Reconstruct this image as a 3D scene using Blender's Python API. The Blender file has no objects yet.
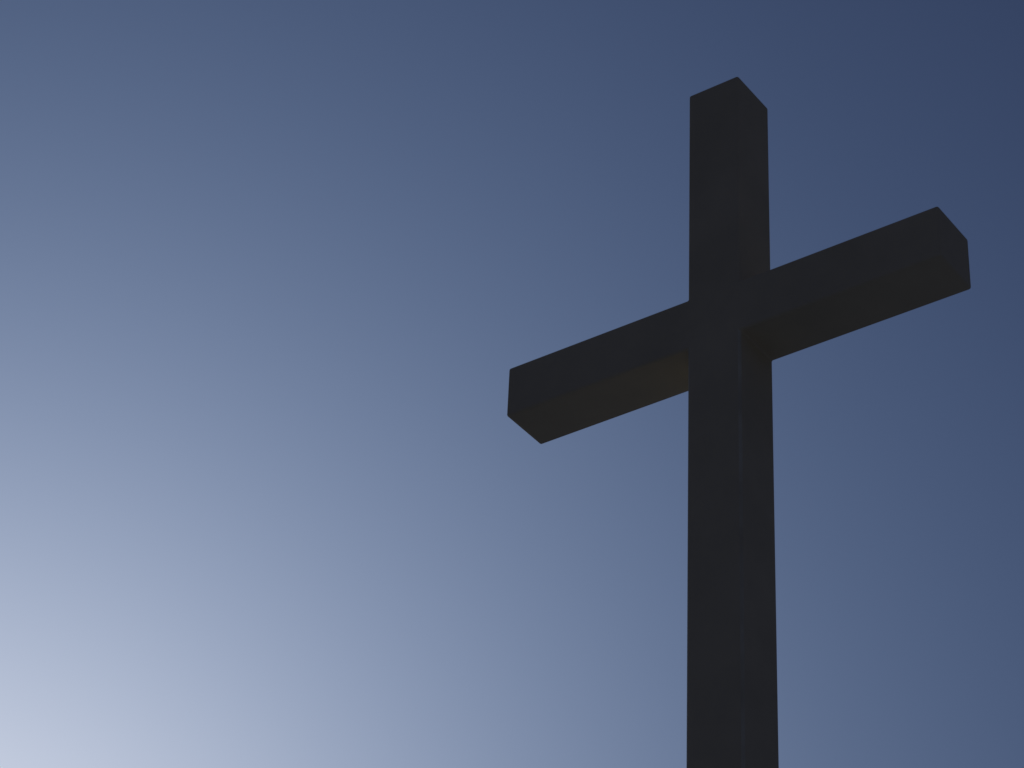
import bpy, bmesh, math, random
from mathutils import Matrix, Vector, Euler

C = bpy.context.scene.collection
sc = bpy.context.scene

# ---------------------------------------------------------------- camera
S = 0.30                                   # section of the cross beams, metres
CROSS_Z = 27.693 * S + 1.60                # height of the crossbeam's centre above the ground
cam_d = bpy.data.cameras.new('camera')
cam_d.sensor_fit = 'HORIZONTAL'
cam_d.sensor_width = 36.0
cam_d.lens = 2.732 * 1000 / 1024 * 36.0
cam_d.clip_start = 0.1
cam_d.clip_end = 20000
cam = bpy.data.objects.new('camera', cam_d)
C.objects.link(cam)
rot = (Matrix.Rotation(math.radians(36.889), 4, 'Z') @
       Matrix.Rotation(math.radians(90 + 35.59), 4, 'X') @
       Matrix.Rotation(math.radians(2.93), 4, 'Z'))
cam.matrix_world = Matrix.Translation((19.207 * S, -31.106 * S, 1.60)) @ rot
sc.camera = cam

# ---------------------------------------------------------------- sky, sun, exposure
SUN_EL = math.radians(21.57)
SUN_AZ = math.radians(49.84)                  # anticlockwise from +Y
sun_dir = Vector((-math.sin(SUN_AZ) * math.cos(SUN_EL),
                  math.cos(SUN_AZ) * math.cos(SUN_EL), math.sin(SUN_EL)))
w = bpy.data.worlds.new('World')
sc.world = w
w.use_nodes = True
nt = w.node_tree
bg = nt.nodes['Background']
sky = nt.nodes.new('ShaderNodeTexSky')
sky.sky_type = 'NISHITA'
sky.sun_disc = False
sky.sun_elevation = SUN_EL
sky.sun_rotation = -SUN_AZ
sky.altitude = 0
sky.air_density = 1.0
sky.dust_density = 9.63
sky.ozone_density = 6.81
BG = 0.10
SKY = 14.0                                  # undone by the exposure below
# the camera's colour response: one curve per channel, the same for every direction of the sky
sep = nt.nodes.new('ShaderNodeSeparateColor')
com = nt.nodes.new('ShaderNodeCombineColor')
nt.links.new(sky.outputs['Color'], sep.inputs['Color'])
for i, (k, off) in enumerate(((1.2972, -2.7402), (1.1160, -2.3646), (0.9400, -1.8489))):
    p = nt.nodes.new('ShaderNodeMath')
    p.operation = 'POWER'
    p.inputs[1].default_value = k
    nt.links.new(sep.outputs[i], p.inputs[0])
    q = nt.nodes.new('ShaderNodeMath')
    q.operation = 'MULTIPLY_ADD'
    q.inputs[2].default_value = 0.016 / BG * SKY       # even brightness added to the whole sky, lifts its darks and adds fill
    q.inputs[1].default_value = math.exp(off) * BG ** (k - 1) * SKY
    nt.links.new(p.outputs[0], q.inputs[0])
    nt.links.new(q.outputs[0], com.inputs[i])
# the blue channel rolls off a little where it is brightest
def math_node(op, a, b):
    n = nt.nodes.new('ShaderNodeMath')
    n.operation = op
    for i, v in enumerate((a, b)):
        if isinstance(v, (int, float)):
            n.inputs[i].default_value = v
        else:
            nt.links.new(v, n.inputs[i])
    return n.outputs[0]


blue = com.inputs[2].links[0].from_socket
den = math_node('ADD', math_node('MULTIPLY', blue, 0.15 * BG / SKY), 1.0)
nt.links.new(math_node('DIVIDE', math_node('MULTIPLY', blue, 1.045), den), com.inputs[2])
nt.links.new(com.outputs['Color'], bg.inputs['Color'])
bg.inputs['Strength'].default_value = BG

sun_l = bpy.data.lights.new('sun', 'SUN')
sun_l.energy = 2.0
sun_l.angle = math.radians(0.5)
sun_l.color = (1.0, 0.955, 0.89)
sun_o = bpy.data.objects.new('sun', sun_l)
C.objects.link(sun_o)
sun_o.rotation_euler = sun_dir.to_track_quat('Z', 'Y').to_euler()

sc.view_settings.view_transform = 'Standard'
sc.view_settings.look = 'None'
sc.view_settings.gamma = 1.0
sc.view_settings.use_curve_mapping = False
sc.view_settings.exposure = -math.log2(SKY)


# ---------------------------------------------------------------- materials
def mat(name, base, dark, scale, rough, bump):
    m = bpy.data.materials.new(name)
    m.use_nodes = True
    t = m.node_tree
    b = t.nodes['Principled BSDF']
    tc = t.nodes.new('ShaderNodeTexCoord')
    n = t.nodes.new('ShaderNodeTexNoise')
    n.inputs['Scale'].default_value = scale
    n.inputs['Detail'].default_value = 8
    t.links.new(tc.outputs['Object'], n.inputs['Vector'])
    r = t.nodes.new('ShaderNodeValToRGB')
    r.color_ramp.elements[0].position = 0.3
    r.color_ramp.elements[0].color = (*dark, 1)
    r.color_ramp.elements[1].position = 0.7
    r.color_ramp.elements[1].color = (*base, 1)
    t.links.new(n.outputs['Fac'], r.inputs['Fac'])
    t.links.new(r.outputs['Color'], b.inputs['Base Color'])
    b.inputs['Roughness'].default_value = rough
    bp = t.nodes.new('ShaderNodeBump')
    bp.inputs['Strength'].default_value = bump
    bp.inputs['Distance'].default_value = 0.01
    n2 = t.nodes.new('ShaderNodeTexNoise')
    n2.inputs['Scale'].default_value = scale * 9
    n2.inputs['Detail'].default_value = 6
    t.links.new(tc.outputs['Object'], n2.inputs['Vector'])
    t.links.new(n2.outputs['Fac'], bp.inputs['Height'])
    t.links.new(bp.outputs['Normal'], b.inputs['Normal'])
    return m


M_STEEL = mat('weathered_paint', (0.84, 0.70, 0.43), (0.74, 0.62, 0.38), 3.0, 0.75, 0.12)
M_STEEL.node_tree.nodes['Principled BSDF'].inputs['Specular IOR Level'].default_value = 0.3
M_PALE_EDGE = mat('pale_edge_paint', (0.90, 0.80, 0.54), (0.72, 0.61, 0.38), 5.0, 0.6, 0.2)
M_CONCRETE = mat('concrete', (0.34, 0.33, 0.31), (0.24, 0.235, 0.22), 4.0, 0.9, 0.4)
M_GROUND = mat('pale_gravel_ground', (0.40, 0.41, 0.44), (0.32, 0.33, 0.35), 0.5, 1.0, 0.6)


def link(name, bm, m, parent=None, smooth=True):
    me = bpy.data.meshes.new(name)
    bm.normal_update()
    bm.to_mesh(me)
    bm.free()
    me.materials.append(m)
    o = bpy.data.objects.new(name, me)
    C.objects.link(o)
    o.parent = parent
    return o


# ---------------------------------------------------------------- the ground
bm = bmesh.new()
bmesh.ops.create_grid(bm, x_segments=8, y_segments=8, size=6000)
g = link('ground', bm, M_GROUND)
g['kind'] = 'structure'

# ---------------------------------------------------------------- the cross
ARM = 4.232 * S          # centre to arm end
TOP = 5.123 * S          # above the beam's centre
HB = 1.032 * S / 2       # half height of the crossbeam
HW = 1.024 * S / 2               # half width of the post
DEP = 1.055 * S          # front to back
Z0 = CROSS_Z
FOOT = 0.20              # top of the footing

root = bpy.data.objects.new('cross', None)
C.objects.link(root)
root.location = (0, DEP / 2, 0)
root['label'] = 'tall dark silhouetted cross of square beams against clear blue sky'
root['category'] = 'cross'


def cross_shell():
    """one welded shell: a cross outline given its depth, all edges eased"""
    b = bmesh.new()
    zb = FOOT - Z0
    out = [(-HW, zb), (HW, zb), (HW, -HB), (ARM, -HB), (ARM, HB), (HW, HB),
           (HW, TOP), (-HW, TOP), (-HW, HB), (-ARM, HB), (-ARM, -HB), (-HW, -HB)]
    vs = [b.verts.new((x, -DEP / 2, z)) for x, z in out]
    f = b.faces.new(vs)
    r = bmesh.ops.extrude_face_region(b, geom=[f])
    bmesh.ops.translate(b, vec=(0, DEP, 0),
                        verts=[v for v in r['geom'] if isinstance(v, bmesh.types.BMVert)])
    bmesh.ops.recalc_face_normals(b, faces=b.faces)
    bmesh.ops.bevel(b, geom=list(b.edges), offset=0.013, offset_type='OFFSET',
                    segments=3, profile=0.5, affect='EDGES', clamp_overlap=True)
    bmesh.ops.triangulate(b, faces=[f for f in b.faces if len(f.verts) > 4])
    bmesh.ops.translate(b, vec=(0, 0, Z0), verts=b.verts)
    return b


def cut(b, co, no):
    """keep what lies on the -no side of a plane"""
    bmesh.ops.bisect_plane(b, geom=list(b.verts) + list(b.edges) + list(b.faces), dist=1e-6,
                           plane_co=co, plane_no=no, clear_outer=True, clear_inner=False)


JX = HW + 0.015          # the arms are welded on just past the eased inner corners
pm = cross_shell()
cut(pm, (JX, 0, 0), (1, 0, 0))
cut(pm, (-JX, 0, 0), (-1, 0, 0))
pm.normal_update()
for f in pm.faces:                       # paler paint along the eased upright edges below the crossbeam
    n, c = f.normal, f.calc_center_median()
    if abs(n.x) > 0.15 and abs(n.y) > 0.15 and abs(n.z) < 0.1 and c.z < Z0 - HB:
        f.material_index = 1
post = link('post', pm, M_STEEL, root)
post.data.materials.append(M_PALE_EDGE)
for s in (1, -1):
    am = cross_shell()
    cut(am, (s * JX, 0, 0), (-s, 0, 0))
    link('cross_arm', am, M_STEEL, root)

# the steel base plate and its bolts, below the frame
bp = bmesh.new()
bmesh.ops.create_cube(bp, size=1, matrix=Matrix.Translation((0, 0, FOOT + 0.012)) @ Matrix.Diagonal((0.62, 0.62, 0.024, 1)))
bmesh.ops.bevel(bp, geom=list(bp.edges), offset=0.004, segments=2, affect='EDGES')
plate = link('base_plate', bp, M_STEEL, root)
for x in (-0.24, 0.24):
    for y in (-0.24, 0.24):
        bb = bmesh.new()
        bmesh.ops.create_cone(bb, cap_ends=True, segments=6, radius1=0.024, radius2=0.022, depth=0.03,
                              matrix=Matrix.Translation((x, y, FOOT + 0.039)))
        link('bolt', bb, M_STEEL, plate)

# concrete footing the cross is bolted to
fm = bmesh.new()
bmesh.ops.create_cube(fm, size=1, matrix=Matrix.Translation((0, 0, 0.05)) @ Matrix.Diagonal((1.6, 1.6, 0.295, 1)))
bmesh.ops.bevel(fm, geom=list(fm.edges), offset=0.02, segments=2, affect='EDGES')
ft = link('concrete_footing', fm, M_CONCRETE)
ft.location = (0, DEP / 2, 0)
ft['label'] = 'square grey concrete block beneath the tall dark cross'
ft['category'] = 'footing'
